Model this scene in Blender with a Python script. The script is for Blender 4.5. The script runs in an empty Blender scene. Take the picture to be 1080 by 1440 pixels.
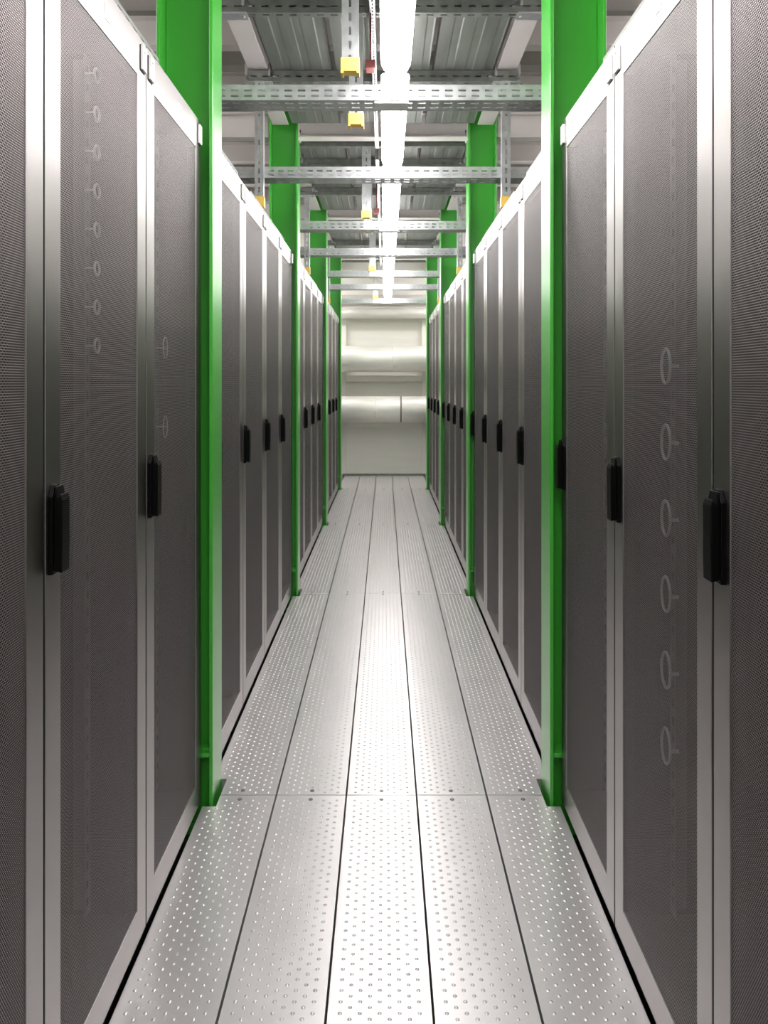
import bpy, math, random
from mathutils import Vector
random.seed(7)
sc = bpy.context.scene
C = sc.collection
PI = math.pi

# ---------------------------------------------------------------- camera, light, exposure
F = 1115.0                                   # focal length in pixels of the 1080x1440 frame
CAM = (0.011, 0.0, 1.39)
cam = bpy.data.cameras.new('camera'); co = bpy.data.objects.new('camera', cam); C.objects.link(co)
co.location = CAM; co.rotation_euler = (PI/2, 0, 0)
cam.sensor_fit = 'VERTICAL'; cam.sensor_height = 36.0; cam.lens = 36.0*F/1440
cam.shift_y = (538-720)/1440; cam.shift_x = -1/1440
cam.clip_start = 0.05; cam.clip_end = 60
sc.camera = co
sc.view_settings.view_transform = 'Standard'; sc.view_settings.look = 'None'
sc.view_settings.gamma = 1; sc.view_settings.use_curve_mapping = False
sc.view_settings.exposure = -0.2
LAMP = 40.0
w = bpy.data.worlds.new('world'); sc.world = w; w.use_nodes = True
w.node_tree.nodes['Background'].inputs[0].default_value = (0.9, 0.95, 1, 1)
w.node_tree.nodes['Background'].inputs[1].default_value = 0.05

# ---------------------------------------------------------------- materials
def mat(name, col, metal=0.0, rough=0.5, noise=None, bump=None, emit=None, coat=0):
    m = bpy.data.materials.new(name); m.use_nodes = True
    nt = m.node_tree; b = nt.nodes['Principled BSDF']
    b.inputs['Base Color'].default_value = (*col, 1)
    b.inputs['Metallic'].default_value = metal
    b.inputs['Roughness'].default_value = rough
    if coat: b.inputs['Coat Weight'].default_value = coat; b.inputs['Coat Roughness'].default_value = .30
    if emit:
        b.inputs['Emission Color'].default_value = (*emit[0], 1)
        b.inputs['Emission Strength'].default_value = emit[1]
    if noise or bump:
        tc = nt.nodes.new('ShaderNodeTexCoord'); mp = nt.nodes.new('ShaderNodeMapping')
        nt.links.new(tc.outputs['Object'], mp.inputs[0])
    if noise:                                 # (scale xyz, amount, roughness amount)
        mp.inputs['Scale'].default_value = noise[0]
        n = nt.nodes.new('ShaderNodeTexNoise'); n.inputs['Scale'].default_value = 1; n.inputs['Detail'].default_value = 5
        nt.links.new(mp.outputs[0], n.inputs['Vector'])
        mr = nt.nodes.new('ShaderNodeMapRange'); mr.inputs['From Min'].default_value = .3; mr.inputs['From Max'].default_value = .7
        mr.inputs['To Min'].default_value = 1-noise[1]; mr.inputs['To Max'].default_value = 1+noise[1]
        nt.links.new(n.outputs[0], mr.inputs[0])
        vm = nt.nodes.new('ShaderNodeVectorMath'); vm.operation = 'SCALE'; vm.inputs[0].default_value = col
        nt.links.new(mr.outputs[0], vm.inputs['Scale']); nt.links.new(vm.outputs[0], b.inputs['Base Color'])
        if noise[2]:
            m2 = nt.nodes.new('ShaderNodeMapRange'); m2.inputs['From Min'].default_value = .3; m2.inputs['From Max'].default_value = .7
            m2.inputs['To Min'].default_value = rough-noise[2]; m2.inputs['To Max'].default_value = rough+noise[2]
            nt.links.new(n.outputs[0], m2.inputs[0]); nt.links.new(m2.outputs[0], b.inputs['Roughness'])
    if bump:                                  # (scale xyz, strength, distance)
        mp2 = nt.nodes.new('ShaderNodeMapping'); mp2.inputs['Scale'].default_value = bump[0]
        nt.links.new(tc.outputs['Object'], mp2.inputs[0])
        n2 = nt.nodes.new('ShaderNodeTexNoise'); n2.inputs['Scale'].default_value = 1; n2.inputs['Detail'].default_value = 2
        nt.links.new(mp2.outputs[0], n2.inputs['Vector'])
        bp = nt.nodes.new('ShaderNodeBump'); bp.inputs['Strength'].default_value = bump[1]; bp.inputs['Distance'].default_value = bump[2]
        nt.links.new(n2.outputs[0], bp.inputs['Height']); nt.links.new(bp.outputs[0], b.inputs['Normal'])
    return m

M = {}
M['frame'] = mat('satin_grey_door_paint', (.395, .372, .370), 1.0, .31, ((3, 3, 1), .04, .015))
M['perf'] = mat('perforated_steel', (.34, .31, .312), .55, .46)
M['black'] = mat('black_cabinet_paint', (.02, .02, .02), 0, .6)
M['inner'] = mat('dark_cabinet_interior', (.014, .013, .013), .0, .6)
M['rail'] = mat('zinc_rail', (.08, .08, .08), .5, .5)
M['handle'] = mat('black_handle_plastic', (.002, .002, .002), 0, .42)
M['handle'].node_tree.nodes['Principled BSDF'].inputs['Specular IOR Level'].default_value = .12
M['white_ring'] = mat('pale_cable_ring', (.26, .26, .26), 0, .4)
M['sticker'] = mat('white_sticker', (.9, .9, .9), 0, .4)
M['green'] = mat('green_steel_paint', (.045, .42, .03), 0, .33, ((2, 2, 1.2), .06, .03), coat=.8)
M['alu'] = mat('aluminium_plank', (.66, .64, .645), .62, .305, ((9, 2.2, 9), .035, .015), ((4, .8, 4), .10, .006))
M['screw'] = mat('steel_screw', (.30, .30, .30), 1, .33)
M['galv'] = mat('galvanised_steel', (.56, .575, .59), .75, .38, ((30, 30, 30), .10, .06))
M['galv_dark'] = mat('dark_galvanised_steel', (.20, .21, .195), .5, .45, ((14, 2, 14), .22, .06))  # galvanised steel in a darker, unevenly toned grey
M['beam'] = mat('pale_beam_paint', (.60, .565, .55), 0, .55, ((2, 2, 2), .04, 0))
M['ceil'] = mat('ceiling_deck_paint', (.42, .40, .38), 0, .7, ((1, 1, 1), .08, 0))
M['wall'] = mat('painted_concrete_wall', (.84, .82, .76), 0, .6, ((2, 2, 3), .04, 0))
M['panel'] = mat('pale_wall_panel', (.86, .85, .79), 0, .5, ((1, 1, 14), .03, 0))
M['duct'] = mat('pale_duct_metal', (.80, .78, .73), .25, .42, ((2.5, 9, 9), .10, .08))
M['smudge'] = mat('dark_duct_stain', (.25, .22, .20), .3, .5)
M['concrete'] = mat('dark_subfloor', (.05, .05, .05), 0, .8)
M['yellow'] = mat('yellow_plastic_cap', (.93, .62, .12), 0, .45)
M['red'] = mat('red_plastic', (.10, .02, .018), 0, .5)
M['white'] = mat('white_enamel', (.85, .85, .85), 0, .4)
M['diff'] = mat('lit_lamp_diffuser', (.95, .95, .95), 0, .3, emit=((1.0, .965, .955), LAMP))

def perforate(m, pitch, rad):
    nt = m.node_tree; N = nt.nodes; L = nt.links
    out = N['Material Output']; b = N['Principled BSDF']
    tc = N.new('ShaderNodeTexCoord'); sp = N.new('ShaderNodeSeparateXYZ'); L.new(tc.outputs['Object'], sp.inputs[0])
    def ma(op, a, b_=None):
        n = N.new('ShaderNodeMath'); n.operation = op
        for i, v in enumerate((a, b_)):
            if v is None: continue
            if isinstance(v, (int, float)): n.inputs[i].default_value = v
            else: L.new(v, n.inputs[i])
        return n.outputs[0]
    u = ma('DIVIDE', sp.outputs['Y'], pitch); v = ma('DIVIDE', sp.outputs['Z'], pitch*.866)
    row = ma('FLOOR', v); off = ma('MULTIPLY', ma('FLOORED_MODULO', row, 2), .5)
    fu = ma('SUBTRACT', ma('FRACT', ma('ADD', u, off)), .5)
    fv = ma('MULTIPLY', ma('SUBTRACT', ma('FRACT', v), .5), .866)
    d = ma('SQRT', ma('ADD', ma('MULTIPLY', fu, fu), ma('MULTIPLY', fv, fv)))
    hole = ma('LESS_THAN', d, rad)
    tr = N.new('ShaderNodeBsdfTransparent'); mx = N.new('ShaderNodeMixShader')
    L.new(hole, mx.inputs[0]); L.new(b.outputs[0], mx.inputs[1]); L.new(tr.outputs[0], mx.inputs[2])
    L.new(mx.outputs[0], out.inputs['Surface'])
perforate(M['perf'], .0050, .41)

# ---------------------------------------------------------------- mesh builder
class MB:
    def __init__(s): s.v = []; s.f = []; s.sm = []
    def add(s, vs, fs, smooth=False):
        o = len(s.v); s.v += [tuple(p) for p in vs]
        for f in fs: s.f.append(tuple(i+o for i in f)); s.sm.append(smooth)
    def box(s, x0, x1, y0, y1, z0, z1):
        x0, x1 = sorted((x0, x1)); y0, y1 = sorted((y0, y1)); z0, z1 = sorted((z0, z1))
        s.add([(x0,y0,z0),(x1,y0,z0),(x1,y1,z0),(x0,y1,z0),(x0,y0,z1),(x1,y0,z1),(x1,y1,z1),(x0,y1,z1)],
              [(0,3,2,1),(4,5,6,7),(0,1,5,4),(1,2,6,5),(2,3,7,6),(3,0,4,7)])
        return s
    def prism(s, pts, axis, a, b):
        """polygon pts extruded along axis from a to b; pts in the other two axes (cyclic order)"""
        n = len(pts)
        def P(p, t):
            if axis == 'x': return (t, p[0], p[1])
            if axis == 'y': return (p[0], t, p[1])
            return (p[0], p[1], t)
        vs = [P(p, a) for p in pts]+[P(p, b) for p in pts]
        area = sum(pts[i][0]*pts[(i+1) % n][1]-pts[(i+1) % n][0]*pts[i][1] for i in range(n))
        flip = (area > 0) ^ (axis == 'y') ^ (b < a)
        fs = [tuple(range(n)), tuple(range(2*n-1, n-1, -1))]+[(i, i+n, (i+1) % n+n, (i+1) % n) for i in range(n)]
        if flip: fs = [f[::-1] for f in fs]
        s.add(vs, fs); return s
    def ringframe(s, y0, y1, z0, z1, iy0, iy1, iz0, iz1, x0, x1):
        o = [(y0,z0),(y1,z0),(y1,z1),(y0,z1)]; i = [(iy0,iz0),(iy1,iz0),(iy1,iz1),(iy0,iz1)]
        vs = [(x1, *p) for p in o]+[(x1, *p) for p in i]+[(x0, *p) for p in o]+[(x0, *p) for p in i]
        fs = []
        for k in range(4):
            n = (k+1) % 4
            fs += [(k, n, 4+n, 4+k), (8+n, 8+k, 12+k, 12+n), (k, 8+k, 8+n, n), (4+n, 12+n, 12+k, 4+k)]
        s.add(vs, fs); return s
    def cyl(s, c, r, h, axis='z', n=16, r2=None, smooth=True):
        r2 = r if r2 is None else r2
        def P(a, rr, t):
            u, v = rr*math.cos(a), rr*math.sin(a)
            q = {'z': (u, v, t), 'x': (t, u, v), 'y': (v, t, u)}[axis]
            return (c[0]+q[0], c[1]+q[1], c[2]+q[2])
        lo = [P(2*PI*k/n, r, 0) for k in range(n)]; hi = [P(2*PI*k/n, r2, h) for k in range(n)]
        o = len(s.v); s.v += lo+hi
        for k in range(n):
            s.f.append((o+k, o+(k+1) % n, o+n+(k+1) % n, o+n+k)); s.sm.append(smooth)
        s.f.append(tuple(o+k for k in range(n-1, -1, -1))); s.sm.append(False)
        s.f.append(tuple(o+n+k for k in range(n))); s.sm.append(False)
        return s
    def torus(s, c, R, r, n=18, m=6, sy=1, sz=1):      # ring in the YZ plane
        o = len(s.v)
        for i in range(n):
            a = 2*PI*i/n
            for j in range(m):
                b = 2*PI*j/m
                q = R+r*math.cos(b)
                s.v.append((c[0]+r*math.sin(b), c[1]+q*math.cos(a)*sy, c[2]+q*math.sin(a)*sz))
        for i in range(n):
            for j in range(m):
                s.f.append((o+i*m+j, o+((i+1) % n)*m+j, o+((i+1) % n)*m+(j+1) % m, o+i*m+(j+1) % m)); s.sm.append(True)
        return s
    def mesh(s, name, m):
        me = bpy.data.meshes.new(name); me.from_pydata(s.v, [], s.f); me.validate()
        me.polygons.foreach_set('use_smooth', s.sm[:len(me.polygons)])
        me.materials.append(m); me.update(); return me
    def build(s, name, m, parent=None, bevel=0, loc=None):
        o = bpy.data.objects.new(name, s.mesh(name, m)); C.objects.link(o)
        if parent: o.parent = parent
        if loc: o.location = loc
        if bevel:
            b = o.modifiers.new('bevel', 'BEVEL'); b.width = bevel; b.segments = 2; b.limit_method = 'ANGLE'; b.harden_normals = False
        return o

def slotted(mb, axis, L0, L1, fixed, rows, pitch, slen, v0, v1, plane, tol=0):
    """Sheet with rows of slots. axis: direction of length ('x','y','z'); plane: axis of v; fixed=(a,b) thickness range on third axis."""
    def bx(l0, l1, a, b):
        r = {axis: (l0, l1), plane: (a, b)}
        third = ({'x', 'y', 'z'}-{axis, plane}).pop(); r[third] = fixed
        mb.box(*r['x'], *r['y'], *r['z'])
    cur = v0
    for (a, b) in rows:
        bx(L0, L1, cur, a)
        n = int((L1-L0)//pitch); st = L0+((L1-L0)-n*pitch)/2
        bx(L0, st+(pitch-slen)/2, a, b)
        for k in range(n):
            e = st+k*pitch+(pitch+slen)/2
            bx(e, e+(pitch-slen) if k < n-1 else L1, a, b)
        cur = b
    bx(L0, L1, cur, v1)

def tag(o, label=None, cat=None, group=None, kind=None):
    if label: o['label'] = label
    if cat: o['category'] = cat
    if group: o['group'] = group
    if kind: o['kind'] = kind
    return o
def struct(o): o['kind'] = 'structure'; return o
def empty(name, loc=(0,0,0), rz=0):
    o = bpy.data.objects.new(name, None); C.objects.link(o); o.location = loc; o.rotation_euler = (0,0,rz); o.empty_display_size = .1
    return o
def copy_tree(o, parent=None):
    c = o.copy(); C.objects.link(c); c.parent = parent
    for ch in list(o.children): copy_tree(ch, c)
    return c

BAY = 2.56
COLY = [2.612+BAY*k for k in range(4)]
WALLY = 11.92
# ---------------------------------------------------------------- room shell
ZC = 3.85
struct(MB().box(-3, 3, -2.6, WALLY+.4, -.22, -.12).build('floor', M['concrete']))
struct(MB().box(-3, -2.9, -2.6, WALLY+.4, -.12, ZC).build('wall_left', M['wall']))
struct(MB().box(2.9, 3, -2.6, WALLY+.4, -.12, ZC).build('wall_right', M['wall']))
struct(MB().box(-2.9, 2.9, -2.6, -2.5, -.12, ZC).build('wall_front', M['wall']))
b = MB()
RX = .572; RZ = 2.31
b.box(-2.9, -RX, WALLY, WALLY+.25, -.12, ZC); b.box(RX, 2.9, WALLY, WALLY+.25, -.12, ZC)
b.box(-RX, RX, WALLY, WALLY+.25, RZ, ZC); b.box(-RX, RX, WALLY, WALLY+.25, -.12, -.02)
struct(b.build('wall_back', M['wall']))
b = MB().box(-RX, RX, WALLY+.10, WALLY+.25, -.02, RZ)
struct(b.build('wall_back_recess', M['panel']))
struct(MB().box(-RX, RX, WALLY+.01, WALLY+.10, 1.40, 1.50).build('trim_1', M['panel'], bevel=.01))
struct(MB().box(-RX, RX, WALLY+.065, WALLY+.10, .70, .80).build('trim_2', M['panel'], bevel=.01))
struct(MB().box(-.62, .62, WALLY-.05, WALLY-.001, -.02, .022).build('trim_3', M['galv_dark']))
# trapezoidal roof deck
pts = []
n = 34; y0 = -2.5; step = (WALLY+.25-y0)/n
for k in range(n):
    y = y0+k*step
    pts += [(y, ZC), (y+step*.35, ZC), (y+step*.5, ZC-.09), (y+step*.85, ZC-.09)]
pts += [(y0+n*step, ZC)]
poly = pts+[(y0+n*step, ZC+.1), (y0, ZC+.1)]
struct(MB().prism(poly, 'x', -3, 3).build('ceiling', M['ceil']))

# ---------------------------------------------------------------- floor planks
PW = .236; GAP = .006
def plank_mesh(L, side=0, near=True, far=True):
    """side 0 inner; -1/+1 outer plank notched round the column feet. Local origin: centre x, near end y=0, top z=0"""
    b = MB(); w2 = (PW-GAP)/2; T = .045; G = .002
    nx = .045                                   # notch width at outer edge
    segs = []
    if side == 0:
        b.box(-w2, w2, G, L-G, -T, 0)
        ok = lambda x, y: True
    else:
        xo = side*w2; xi = side*(w2-nx)
        b.box(-side*w2, xi, G, L-G, -T, 0)
        ya = .108 if near else G; yb = L-.072 if far else L-G
        b.box(xi, xo, ya, yb, -T, 0)
        ok = lambda x, y: (x*side < (w2-nx-.006)) or (ya+.01 < y < yb-.01)
    rows = int((L-.03)/.0165); r = 0
    for k in range(rows):
        y = .018+k*.0165
        xs = [-.088+.044*i for i in range(5)] if k % 2 == 0 else [-.066+.044*i for i in range(4)]
        for x in xs:
            if not ok(x, y): continue
            if abs(x) < .012 and (y < .05 or y > L-.05): continue
            o = len(b.v); m = 8
            for (rr, h) in ((.0052, 0), (.0036, .0016)):
                for j in range(m):
                    a = 2*PI*j/m; b.v.append((x+rr*math.cos(a), y+rr*math.sin(a), h))
            b.v.append((x, y, .0021))
            for j in range(m):
                b.f.append((o+j, o+(j+1) % m, o+m+(j+1) % m, o+m+j)); b.sm.append(True)
                b.f.append((o+m+j, o+m+(j+1) % m, o+2*m)); b.sm.append(True)
    return b
def screw_mb():
    b = MB(); b.cyl((0, 0, .0), .0075, .003, n=14, r2=.006); b.cyl((0, 0, .003), .003, .0012, n=6, r2=.0028, smooth=False)
    return b
SEAM0 = 2.672
rowsY = [(SEAM0-BAY, BAY), (SEAM0, BAY), (SEAM0+BAY, BAY), (SEAM0+2*BAY, BAY), (SEAM0+3*BAY, WALLY-.055-SEAM0-3*BAY)]
meshcache = {}; smesh = screw_mb().mesh('screw', M['screw'])
pn = ['leftmost', 'second from the left', 'middle', 'second from the right', 'rightmost']
rn = ['nearest row of five, running out of the bottom of the picture', 'second row from the camera, just past the first pair of green columns',
      'third row from the camera, past the second pair of green columns', 'fourth row from the camera, past the third pair of green columns',
      'short last row in front of the end wall']
for r, (y, L) in enumerate(rowsY):
    for i in range(5):
        side = -1 if i == 0 else (1 if i == 4 else 0)
        key = (side, round(L, 3), r == 4)
        if key not in meshcache: meshcache[key] = plank_mesh(L, side, True, r != 4).mesh('floor_plank', M['alu'])
        o = bpy.data.objects.new('floor_plank', meshcache[key]); C.objects.link(o); o.location = ((i-2)*PW, y, 0)
        tag(o, f'{pn[i]} dimpled aluminium floor plank in the {rn[r]}', 'floor plank', 'aluminium floor planks along the aisle')
        for yy in (.028, L-.028):
            s = bpy.data.objects.new('screw', smesh); C.objects.link(s); s.parent = o; s.location = (0, yy, .0)
# joists under the planks
for k, y in enumerate([SEAM0-BAY+j*BAY/2 for j in range(8)]+[10.9]):
    o = MB().box(-.575, .575, y-.03, y+.03, -.12, -.046).build('floor_bearer', M['black'])
    tag(o, f'{["first","second","third","fourth","fifth","sixth","seventh","eighth","last"][k]} dark steel bearer from the camera under the aluminium floor planks', 'bearer', 'bearers under the floor planks')

# ---------------------------------------------------------------- cabinets
DX = .592; TOP = 2.242; BOT = .018
def make_cabinet():
    root = empty('server_cabinet')
    W = .6
    b = MB()                                   # carcass, open at the front
    b.box(-1.0, -.032, -.298, -.280, .03, TOP-.01); b.box(-1.0, -.032, .280, .298, .03, TOP-.01)
    b.box(-1.0, -.032, -.28, .28, TOP-.03, TOP-.01); b.box(-1.0, -.032, -.28, .28, .03, .06)
    b.box(-1.0, -.985, -.28, .28, .06, TOP-.03)
    b.build('carcass', M['inner'], root)
    b = MB(); b.box(-.98, -.05, -.28, .28, -.12, .03); b.build('plinth', M['black'], root)
    for s in (-1, 1):
        b = MB(); 
        slotted(b, 'z', .08, TOP-.05, (-.13, -.128), [(s*.245-.006, s*.245+.006)], .0445, .02, s*.245-.02, s*.245+.02, 'y')
        b.box(-.17, -.128, s*.265-.002, s*.265, .08, TOP-.05)
        b.build('mounting_rail', M['rail'], root)
    # door
    st = .066
    y0, y1 = -.2955, .2955
    b = MB().ringframe(y0, y1, BOT, TOP, y0+st, y1-st, BOT+.082, TOP-.10, -.028, 0)
    door = b.build('door', M['frame'], root, bevel=.0012)
    MB().ringframe(y0-.0008, y1+.0008, BOT-.0008, TOP+.0008, y0+.01, y1-.01, BOT+.01, TOP-.01, -.0275, -.0012).ringframe(y0+st-.001, y1-st+.001, BOT+.081, TOP-.099, y0+st+.0006, y1-st-.0006, BOT+.0826, TOP-.1006, -.0275, -.003).build('dark_edge_liner', M['black'], door)  # black rings added so the door gaps and frame opening stay dark
    b = MB(); xx = -.002
    b.add([(xx, y0+st-.004, BOT+.078), (xx, y1-st+.004, BOT+.078), (xx, y1-st+.004, TOP-.096), (xx, y0+st-.004, TOP-.096)], [(0, 1, 2, 3)])
    b.build('perforated_panel', M['perf'], door)
    # handle on the left stile
    hb = MB()
    hb.prism([(y0+.008, 1.045), (y0+.052, 1.045), (y0+.052, 1.185), (y0+.038, 1.206), (y0+.022, 1.206), (y0+.008, 1.185)], 'x', 0, .009)
    h = hb.build('handle', M['handle'], door, bevel=.0015)
    g = MB()
    prof = [(.009, 1.052), (.0235, 1.048), (.0245, 1.10), (.0245, 1.178), (.021, 1.190), (.0165, 1.183), (.0125, 1.204), (.009, 1.202)]
    g.prism(prof, 'y', y0+.012, y0+.048)
    g.build('lever', M['handle'], door, bevel=.002)
    for s in (-1, 1):                          # clips at the upper corners
        yc = s*.268
        c = MB(); c.ringframe(yc-.016, yc+.016, TOP-.078, TOP-.018, yc-.010, yc+.010, TOP-.070, TOP-.030, .0, .007)
        c.box(0, .004, yc-.010, yc+.010, TOP-.070, TOP-.030)
        c.build('corner_clip', M['sticker'], door)
        e = MB(); e.box(.0, .0015, yc-.020, yc-.016, TOP-.082, TOP-.018); e.box(0, .0015, yc-.020, yc+.016, TOP-.082, TOP-.078)
        e.build('clip_edge_strip', M['black'], door)  # thin black strips down one side and along the bottom of each clip
    MB().box(0, .0012, .000, .042, TOP-.066, TOP-.034).build('sticker', M['sticker'], door)
    return root
proto = make_cabinet()
posY = [2.605-.6*k-.3 for k in (2, 1, 0)]
for s in range(3):
    S = COLY[s]+.165
    posY += [S+.3+.6*k for k in range(4)]
colname = ['nearest', 'second', 'third', 'last']
def cab_label(side, i):
    S = 'left' if side < 0 else 'right'
    if i == 0: return f'closest server cabinet of the {S} row, cut off by the {S} edge of the picture'
    if i == 1: return f'{S} row server cabinet with cable rings showing through its perforated door'
    if i == 2: return f'{S} row server cabinet standing just before the nearest green column'
    k = (i-3) % 4; c = (i-3)//4
    nth = ['first', 'second', 'third', 'last'][k]
    return f'{S} row server cabinet, {nth} of four between the {colname[c]} and the {["second","third","last"][c]} green column'
first = True
cabs = {}
for side in (-1, 1):
    for i, y in enumerate(posY):
        o = proto if first else copy_tree(proto); first = False
        o.location = (side*DX, y, 0); o.rotation_euler = (0, 0, 0 if side < 0 else PI)
        tag(o, cab_label(side, i), 'server cabinet', f'server cabinets of the {"left" if side<0 else "right"} row')
        cabs[(side, i)] = o
# cable rings inside the cabinets where they show through the door
for k in range(8):
    b = MB().torus((-.105, .246, 1.48+.095*k), .017, .003); b.box(-.129, -.105, .228, .230, 1.478+.095*k, 1.482+.095*k)
    b.build('cable_ring', M['white_ring'], cabs[(-1, 1)])
for k in range(6):
    b = MB().torus((-.108, -.238, .50+.186*k), .043, .0035, sy=.7); b.box(-.129, -.108, -.210, -.207, .496+.186*k, .504+.186*k)
    b.build('cable_ring', M['white_ring'], cabs[(1, 1)])
for k in range(2):
    b = MB().torus((-.09, .20, 1.25+.25*k), .034, .002, sy=.7); b.box(-.129, -.09, .222, .224, 1.248+.25*k, 1.252+.25*k)
    b.build('cable_ring', M['white_ring'], cabs[(-1, 2)])

# ---------------------------------------------------------------- green columns
def make_column():
    X0 = .0; D = .186; FW = .148; ft = .012
    root = MB().box(-ft, 0, 0, FW, -.10, ZC).box(-D, -D+ft, 0, FW, -.10, ZC).box(-D+ft, -ft, FW/2-.004, FW/2+.004, -.10, ZC).build('steel_column', M['green'], bevel=.002)
    MB().box(-D+ft, -ft, 0.006, FW/2-.004, .152, .166).box(-D+ft, -ft, FW/2+.004, FW-.006, .152, .166).build('stiffener_plate', M['green'], root)
    b = MB().box(-.036, -.014, .02, .050, .167, .178); b.build('bolt_block', M['green'], root)
    MB().box(-D-.03, .0, -.0, FW, -.12, -.10).build('base_plate', M['green'], root)
    return root
pc = make_column(); first = True
cn = ['nearest green steel column, standing left of the aisle', 'second green steel column from the camera', 'third green steel column from the camera', 'farthest green steel column before the end wall']
for side in (-1, 1):
    for k, y in enumerate(COLY):
        o = pc if first else copy_tree(pc); first = False
        if side < 0: o.location = (-.556, y, 0)
        else: o.location = (.556, y+.148, 0); o.rotation_euler = (0, 0, PI)
        nm = ['nearest', 'second nearest', 'third nearest', 'farthest'][k]
        tag(o, f'{nm} bright green steel column standing among the {"left" if side<0 else "right"} row of cabinets', 'column', 'green steel columns along the aisle')

# ---------------------------------------------------------------- pale steel beams at the ceiling
def ibeam_y(L, w_=.105, h=.20, t=.009):
    return MB().box(-w_/2, w_/2, 0, L, 0, t).box(-w_/2, w_/2, 0, L, h-t, h).box(-.003, .003, 0, L, t, h-t)
def ibeam_x(x0, x1, w_=.09, h=.165, t=.010):
    return MB().box(x0, x1, -w_/2, w_/2, 0, t).box(x0, x1, -w_/2, w_/2, h-t, h).box(x0, x1, -.003, .003, t, h-t)
place = ['between the nearest and second green columns', 'between the second and third green columns', 'between the third and farthest green columns', 'from the farthest green column to the end wall']
for side in (-1, 1):
    for k in range(-1, 4):
        y0 = COLY[k]+.150 if k >= 0 else -2.45
        y1 = (COLY[k+1]-.002) if k < 3 else WALLY-.002
        o = ibeam_y(y1-y0).build('ceiling_beam', M['beam'], bevel=.002); o.location = (side*.668, y0, 3.07)
        tag(o, f'{"left" if side<0 else "right"} pale lengthwise steel beam under the ceiling '+(place[k] if k >= 0 else 'coming from behind the camera'), 'beam', 'lengthwise ceiling beams')
for k, y in enumerate(COLY):
    o = empty('cross_beam', (0, y+.074, 3.0))
    ibeam_x(-.548, .548).build('girder', M['beam'], o, bevel=.002)
    for s in (-1, 1):
        MB().box(s*.548, s*.5555, -.055, .055, -.01, .175).build('end_plate', M['beam'], o)
        for zz in (.045, .12):
            for yy in (-.024,):
                MB().cyl((s*.542, yy, zz), .010, .006*s, 'x', n=6, smooth=False).build('bolt', M['black'], o)
    tag(o, f'pale cross beam spanning the aisle between the {["nearest","second","third","farthest"][k]} pair of green columns', 'beam', 'cross beams between the columns')
    for s in (-1, 1):
        q = ibeam_x(.76, 2.88).build('outer_beam', M['beam']); q.location = (0 if s > 0 else 0, y+.074, 3.0)
        if s < 0: q.rotation_euler = (0, 0, PI)
        tag(q, f'pale cross beam running {"left" if s<0 else "right"} above the cabinets from the {["nearest","second","third","farthest"][k]} green column', 'beam', 'beams above the cabinets')
# joists under the deck
nth12 = ['first','second','third','fourth','fifth','sixth','seventh','eighth','ninth','tenth','eleventh','last']
jy = [1.2, 2.05, 3.3, 4.15, 5.0, 5.9, 6.75, 7.6, 8.5, 9.3, 10.1, 10.95]
for k, y in enumerate(jy):
    o = ibeam_x(-2.89, 2.89, .10, .18).build('roof_joist', M['beam']); o.location = (0, y, 3.50)
    tag(o, f'{nth12[k]} pale roof joist from the camera crossing high under the ceiling', 'joist', 'roof joists under the ceiling')

# ---------------------------------------------------------------- slotted cross channels carrying the lamps
BZ = 2.487
def channel(half, h=.060, d=.125, t=.0025):
    b = MB()
    slotted(b, 'x', -half, half, (0, t), [(.013, .0205), (.034, .0415)], .052, .030, 0, h-.002, 'z')
    slotted(b, 'x', -half, half, (d-t, d), [(.012, .024), (.032, .046)], .052, .028, 0, h-.002, 'z')
    slotted(b, 'x', -half, half, (0, t), [(.028, .040), (.078, .090)], .052, .030, t, d-t, 'y')
    b.box(-half, half, 0, .014, h-.002, h); b.box(-half, half, d-.014, d, h-.002, h)
    return b
barY = [(3.08, .655), (4.25, 1.0), (5.68, .655), (6.83, 1.0), (8.2, .655), (9.32, 1.0), (10.9, .655)]
cm = {.655: channel(.655).mesh('cross_channel', M['galv']), 1.0: channel(1.0).mesh('cross_channel', M['galv'])}
on = ['nearest', 'second nearest', 'third nearest', 'fourth nearest', 'fifth nearest', 'sixth nearest', 'farthest']
for k, (y, hf) in enumerate(barY):
    o = bpy.data.objects.new('cross_channel', cm[hf]); C.objects.link(o); o.location = (0, y, BZ)
    tag(o, f'{on[k]} of the slotted galvanised channels crossing the aisle under the lamps', 'channel', 'slotted cross channels')
    if hf == .655:
        MB().box(-.028, .104, .004, .075, -.010, -.001).build('mounting_plate', M['white'], o)
        for s in (-1, 1):
            e = MB().box(s*.655, s*.66, .0, .125, -.02, .08); e.cyl((s*.650, .06, .058), .005, 3.07-BZ-.058, 'z', 8); e.build('end_bracket', M['galv'], o)

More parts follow.
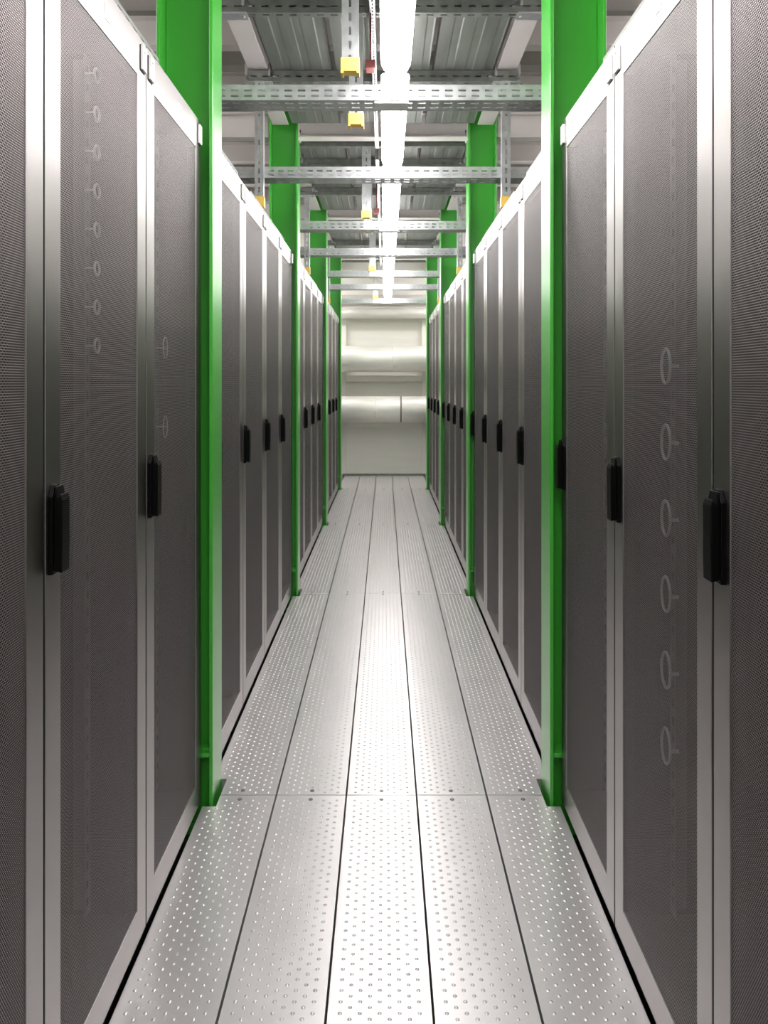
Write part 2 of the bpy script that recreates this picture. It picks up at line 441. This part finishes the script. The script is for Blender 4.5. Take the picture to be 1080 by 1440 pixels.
# ---------------------------------------------------------------- upper members, drop struts, clamps
UZ = 3.0
def upper(half=.72):
    b = MB(); h = .06; t = .0025; d = .045
    slotted(b, 'x', -half, half, (0, t), [(.024, .032)], .06, .03, 0, h, 'z')
    slotted(b, 'x', -half, half, (0, t), [(.018, .027)], .06, .03, t, d, 'y')
    b.box(-half, half, d-t, d, t, h); return b
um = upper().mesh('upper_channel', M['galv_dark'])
upY = [2.86, 3.45, 4.24, 5.40, 5.92, 6.80, 7.95, 8.50, 9.31, 10.6]
for k, y in enumerate(upY):
    o = bpy.data.objects.new('upper_channel', um); C.objects.link(o); o.location = (0, y, UZ)
    o_label = ['first', 'second', 'third', 'fourth', 'fifth', 'sixth', 'seventh', 'eighth', 'ninth', 'tenth'][k]
    tag(o, f'{o_label} from the camera of the dark slotted channels clamped under the ceiling beams', 'channel', 'upper channels under the trays')
    for s in (-1, 1):
        c = MB(); c.box(s*.600, s*.612, -.004, .05, .03, .095); c.box(s*.725, s*.737, -.004, .05, .03, .095)
        c.box(s*.59, s*.745, -.010, .055, -.008, -.001)
        c.prism([(s*.60, .064), (s*.565, .030), (s*.565, .024), (s*.61, .024)], 'y', .0, .03)
        c.cyl((s*.606, .020, -.016), .007, .02, 'z', 6, smooth=False); c.cyl((s*.731, .020, -.016), .007, .02, 'z', 6, smooth=False)
        c.build('clamp', M['galv'], o)
def strut(w_, L, slot_w):
    b = MB(); t = .0025
    slotted(b, 'z', 0, L, (0, t), [(-slot_w/2, slot_w/2)], .05, .028, -w_/2, w_/2, 'x')
    b.box(-w_/2, -w_/2+t, t, .042, 0, L); b.box(w_/2-t, w_/2, t, .042, 0, L)
    b.box(-w_/2, -w_/2+.010, .040, .042, 0, L); b.box(w_/2-.010, w_/2, .040, .042, 0, L)
    return b
def cap(w_):
    b = MB(); g = .0035
    b.box(-w_/2-g, w_/2+g, -g, .042+g, -.006, -.0003)
    b.box(-w_/2-g, w_/2+g, -g, -.0005, -.0, .042); b.box(-w_/2-g, -w_/2-.0005, -.0005, .042, 0, .042); b.box(w_/2+.0005, w_/2+g, -.0005, .042, 0, .042)
    for s in (-1, 1): b.box(s*(w_/2+g), s*(w_/2-.006), -g, .042+g, -.014, -.006)
    return b
LS = UZ-.010-2.335
sm_ = strut(.046, LS, .010).mesh('drop_strut', M['galv']); cp = cap(.046).mesh('end_cap', M['yellow'])
for side in (-1, 1):
    for k, y in enumerate([4.203, 6.783, 9.273]):
        o = bpy.data.objects.new('drop_strut', sm_); C.objects.link(o); o.location = (side*.655, y, 2.335)
        c = bpy.data.objects.new('end_cap', cp); C.objects.link(c); c.parent = o
        tag(o, f'{["nearest","middle","farthest"][k]} vertical slotted strut with yellow end cap hanging above the {"left" if side<0 else "right"} cabinets', 'strut', 'side drop struts'); c['label'] = 'yellow plastic end cap'
LC = UZ-.002-2.52
sm2 = strut(.060, LC, .009).mesh('drop_strut', M['galv']); cp2 = cap(.060).mesh('end_cap', M['yellow'])
for k, y in enumerate([2.86, 3.45, 5.40, 5.92, 7.95, 8.50, 10.6]):
    o = bpy.data.objects.new('drop_strut', sm2); C.objects.link(o); o.location = (-.114, y, 2.52)
    c = bpy.data.objects.new('end_cap', cp2); C.objects.link(c); c.parent = o; c['label'] = 'yellow plastic end cap'
    tag(o, f'{on[k]} slotted strut with yellow end cap hanging just left of the lamp line', 'strut', 'central drop struts')
# short slotted rails above the cabinets
def lrail(L):
    b = MB(); slotted(b, 'y', 0, L, (0, .002), [(.058, .064)], .06, .03, 0, .075, 'z')
    b.box(.002, .06, 0, L, 0, .002); b.box(.002, .012, 0, L, .073, .075); return b
for side in (-1, 1):
    for k, (a, e) in enumerate([(1.3, 2.27), (2.8, 3.50), (3.82, 5.1), (5.4, 7.6), (8.0, 10.1)]):
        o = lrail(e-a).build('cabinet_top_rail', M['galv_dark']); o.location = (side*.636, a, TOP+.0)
        if side < 0: o.rotation_euler = (0, 0, PI); o.location.y = e
        tag(o, f'slotted steel rail lying along the tops of the {"left" if side<0 else "right"} cabinets, '+['nearest of five','second of five','middle of five','fourth of five','farthest of five'][k], 'rail', 'rails on top of the cabinets')

# ---------------------------------------------------------------- cable trays (ribbed undersides) on the upper channels
def tray(x0, x1, L):
    b = MB(); z0 = 0; t = .002
    w_ = x1-x0; n = max(2, int(w_/.10)); s = w_/n
    prof = []
    for k in range(n):
        a = x0+k*s; prof += [(a, 0), (a+s*.55, 0), (a+s*.62, .002), (a+s*.93, .002)]
    prof += [(x1, 0)]
    up = [(p[0], p[1]+t) for p in prof][::-1]
    nn = len(prof)
    for i in range(nn-1):
        b.prism([prof[i], prof[i+1], (prof[i+1][0], prof[i+1][1]+t), (prof[i][0], prof[i][1]+t)], 'y', 0, L)
    b.box(x0-t, x0, 0, L, 0, .06); b.box(x1, x1+t, 0, L, 0, .06); b.box(x0-t, x0+.012, 0, L, .058, .06); b.box(x1-.012, x1+t, 0, L, .058, .06)
    return b
tnames = ['leftmost', 'second from the left', 'second from the right', 'rightmost']
for k, (a, e) in enumerate([(-.585, -.275), (-.245, -.055), (.065, .245), (.275, .585)]):
    for j in range(4):
        y0 = ([.2]+[c+.20 for c in COLY])[j]; y1 = COLY[j]-.06
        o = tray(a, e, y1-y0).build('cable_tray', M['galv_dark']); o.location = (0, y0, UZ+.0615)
        tag(o, f'{tnames[k]} ribbed cable tray above the aisle, '+['before the nearest columns','between nearest and second columns','between second and third columns','between third and farthest columns'][j], 'cable tray', 'cable trays above the aisle')
# narrow perforated rail alongside the lamps + small red plug
for j in range(4):
    y0 = ([1.0]+[c+.2 for c in COLY])[j]; y1 = COLY[j]-.06
    b = MB(); slotted(b, 'y', 0, y1-y0, (0, .0025), [(.010, .016)], .03, .018, 0, .026, 'x'); b.box(0, .002, 0, y1-y0, 0, .03); b.box(.024, .026, 0, y1-y0, 0, .03)
    o = b.build('perforated_strip', M['galv']); o.location = (-.052, y0, 2.90)
    for hy in (.3, y1-y0-.3):
        MB().cyl((.013, hy, .0), .004, .10+.06, 'z', 8).build('threaded_rod', M['galv'], o)
    tag(o, 'narrow perforated metal strip left of the lamps, '+['overhead before the nearest columns','between the nearest and second columns','between the second and third columns','between the third and farthest columns'][j], 'strip', 'perforated strips beside the lamps')
for k, (y, z) in enumerate([(3.2, 2.66), (5.75, 2.62)]):
    o = MB().box(-.067, -.027, y, y+.06, z, z+.035).build('socket_box', M['red'], bevel=.004)
    MB().cyl((-.047, y+.04, z+.045), .004, 2.9-z-.045, 'z', 8).build('cable', M['red'], o)
    tag(o, 'small red connector box hanging beside the '+['nearest','farther'][k]+' part of the lamp line', 'connector', None)

# ---------------------------------------------------------------- tubular lamps
def make_lamp(L=1.27):
    W = .057; root = empty('strip_lamp')
    b = MB(); b.box(-.038, .038, .02, L-.02, .062, .088); b.build('housing', M['white'], root, bevel=.004)
    # diffuser: half round profile swept with rounded ends
    n = 10; m = 6; vs = []; secs = []
    for i in range(m+1):
        a = PI/2*i/m; secs.append((.05*(1-math.cos(a)), max(.30, math.sin(a))))
    secs = secs+[(L-s[0], s[1]) for s in secs[::-1]]
    for (y, k) in secs:
        for j in range(n+1):
            t = PI*j/n
            vs.append((W*k*math.cos(t), y, .062-.060*k*math.sin(t)))
    fs = []
    for i in range(len(secs)-1):
        for j in range(n):
            a = i*(n+1)+j; fs.append((a, a+1, a+n+2, a+n+1))
        fs.append((i*(n+1)+n, i*(n+1), (i+1)*(n+1), (i+1)*(n+1)+n))
    fs.append(tuple(range(n, -1, -1))); e = (len(secs)-1)*(n+1); fs.append(tuple(range(e, e+n+1)))
    b = MB(); b.add(vs, fs, True); b.build('diffuser', M['diff'], root)
    for s in (.30, L-.30):
        b = MB(); b.box(-.040, .040, s-.012, s+.012, .0885, .094); b.cyl((0, s, .094), .003, .35, 'z', 8); b.build('hanger', M['galv'], root)
    return root
pl = make_lamp(); first = True
ends = [3.05+1.33*k for k in range(-3, 7)]
for k, e in enumerate(ends):
    o = pl if first else copy_tree(pl); first = False
    o.location = (.053, e-1.27, BZ+.062)
    nm = ['third lamp behind the camera', 'lamp just behind the camera', 'nearest lit strip lamp, running out of the top of the picture', 'second lit strip lamp in the line']
    l = ['lit white strip lamp of the ceiling line behind the camera', 'lit white strip lamp of the ceiling line right above the camera',
         'lit white strip lamp running out of the top edge of the picture', 'second lit strip lamp in view, behind the nearest slotted channel',
         'third lit strip lamp in view, behind the second slotted channel', 'fourth lit strip lamp in view down the aisle', 'fifth lit strip lamp in view down the aisle',
         'sixth lit strip lamp in view down the aisle', 'seventh lit strip lamp in view down the aisle', 'last lit strip lamp, nearest the end wall'][k]
    tag(o, l, 'lamp', 'strip lamps along the aisle')
# unseen fill lamps added beyond the cabinet rows to brighten the outer ceiling
for side in (-1, 1):
    for k in range(4):
        o = copy_tree(pl); o.location = (side*2.3, .8+2.9*k, ZC-.09-.444)
        tag(o, f'{["first","second","third","fourth"][k]} added fill lamp out of view on the {"left" if side<0 else "right"}', 'lamp', 'added fill lamps out of view')

for side in (-1, 1):
    o = copy_tree(pl); o.location = (side*.82, 11.05, 2.78); o.rotation_euler = (0, 0, -side*PI/2)
    for t in (.30, .97):
        MB().cyl((0, t, .44), .003, ZC-.09-2.78-.44, 'z', 8).build('suspension_rod', M['galv'], o)
    tag(o, f'lit strip lamp crosswise in front of the end wall, hidden past the {"left" if side<0 else "right"} farthest column', 'lamp', 'strip lamps by the end wall')

# ---------------------------------------------------------------- ducts in front of the end wall
def duct(name, z, r, y, label, seams=()):
    b = MB().cyl((-2.9, y, z), r, 5.8, 'x', 48)
    o = b.build(name, M['duct'])
    for x in seams:
        MB().cyl((x, y, z), r+.002, .012, 'x', 48).build('seam_band', M['duct'], o)
    tag(o, label, 'duct', None); return o
duct('round_duct', 1.734, .192, 11.60, 'upper thick round pale duct crossing in front of the end wall', (.13,))
d2 = duct('round_duct', 1.000, .192, 11.60, 'lower thick round pale duct crossing in front of the end wall', (-.12,))
MB().cyl((.235, 11.60, 1.0), .1935, .022, 'x', 48).build('stained_seam', M['smudge'], d2)
duct('slim_duct', 2.42, .080, 11.80, 'slim round pale duct crossing high on the end wall')
o = MB().box(-2.88, 2.88, 11.82, 11.917, 2.56, 2.70).build('duct_casing', M['beam'], bevel=.005)
tag(o, 'flat pale casing across the end wall above the slim duct', 'casing')
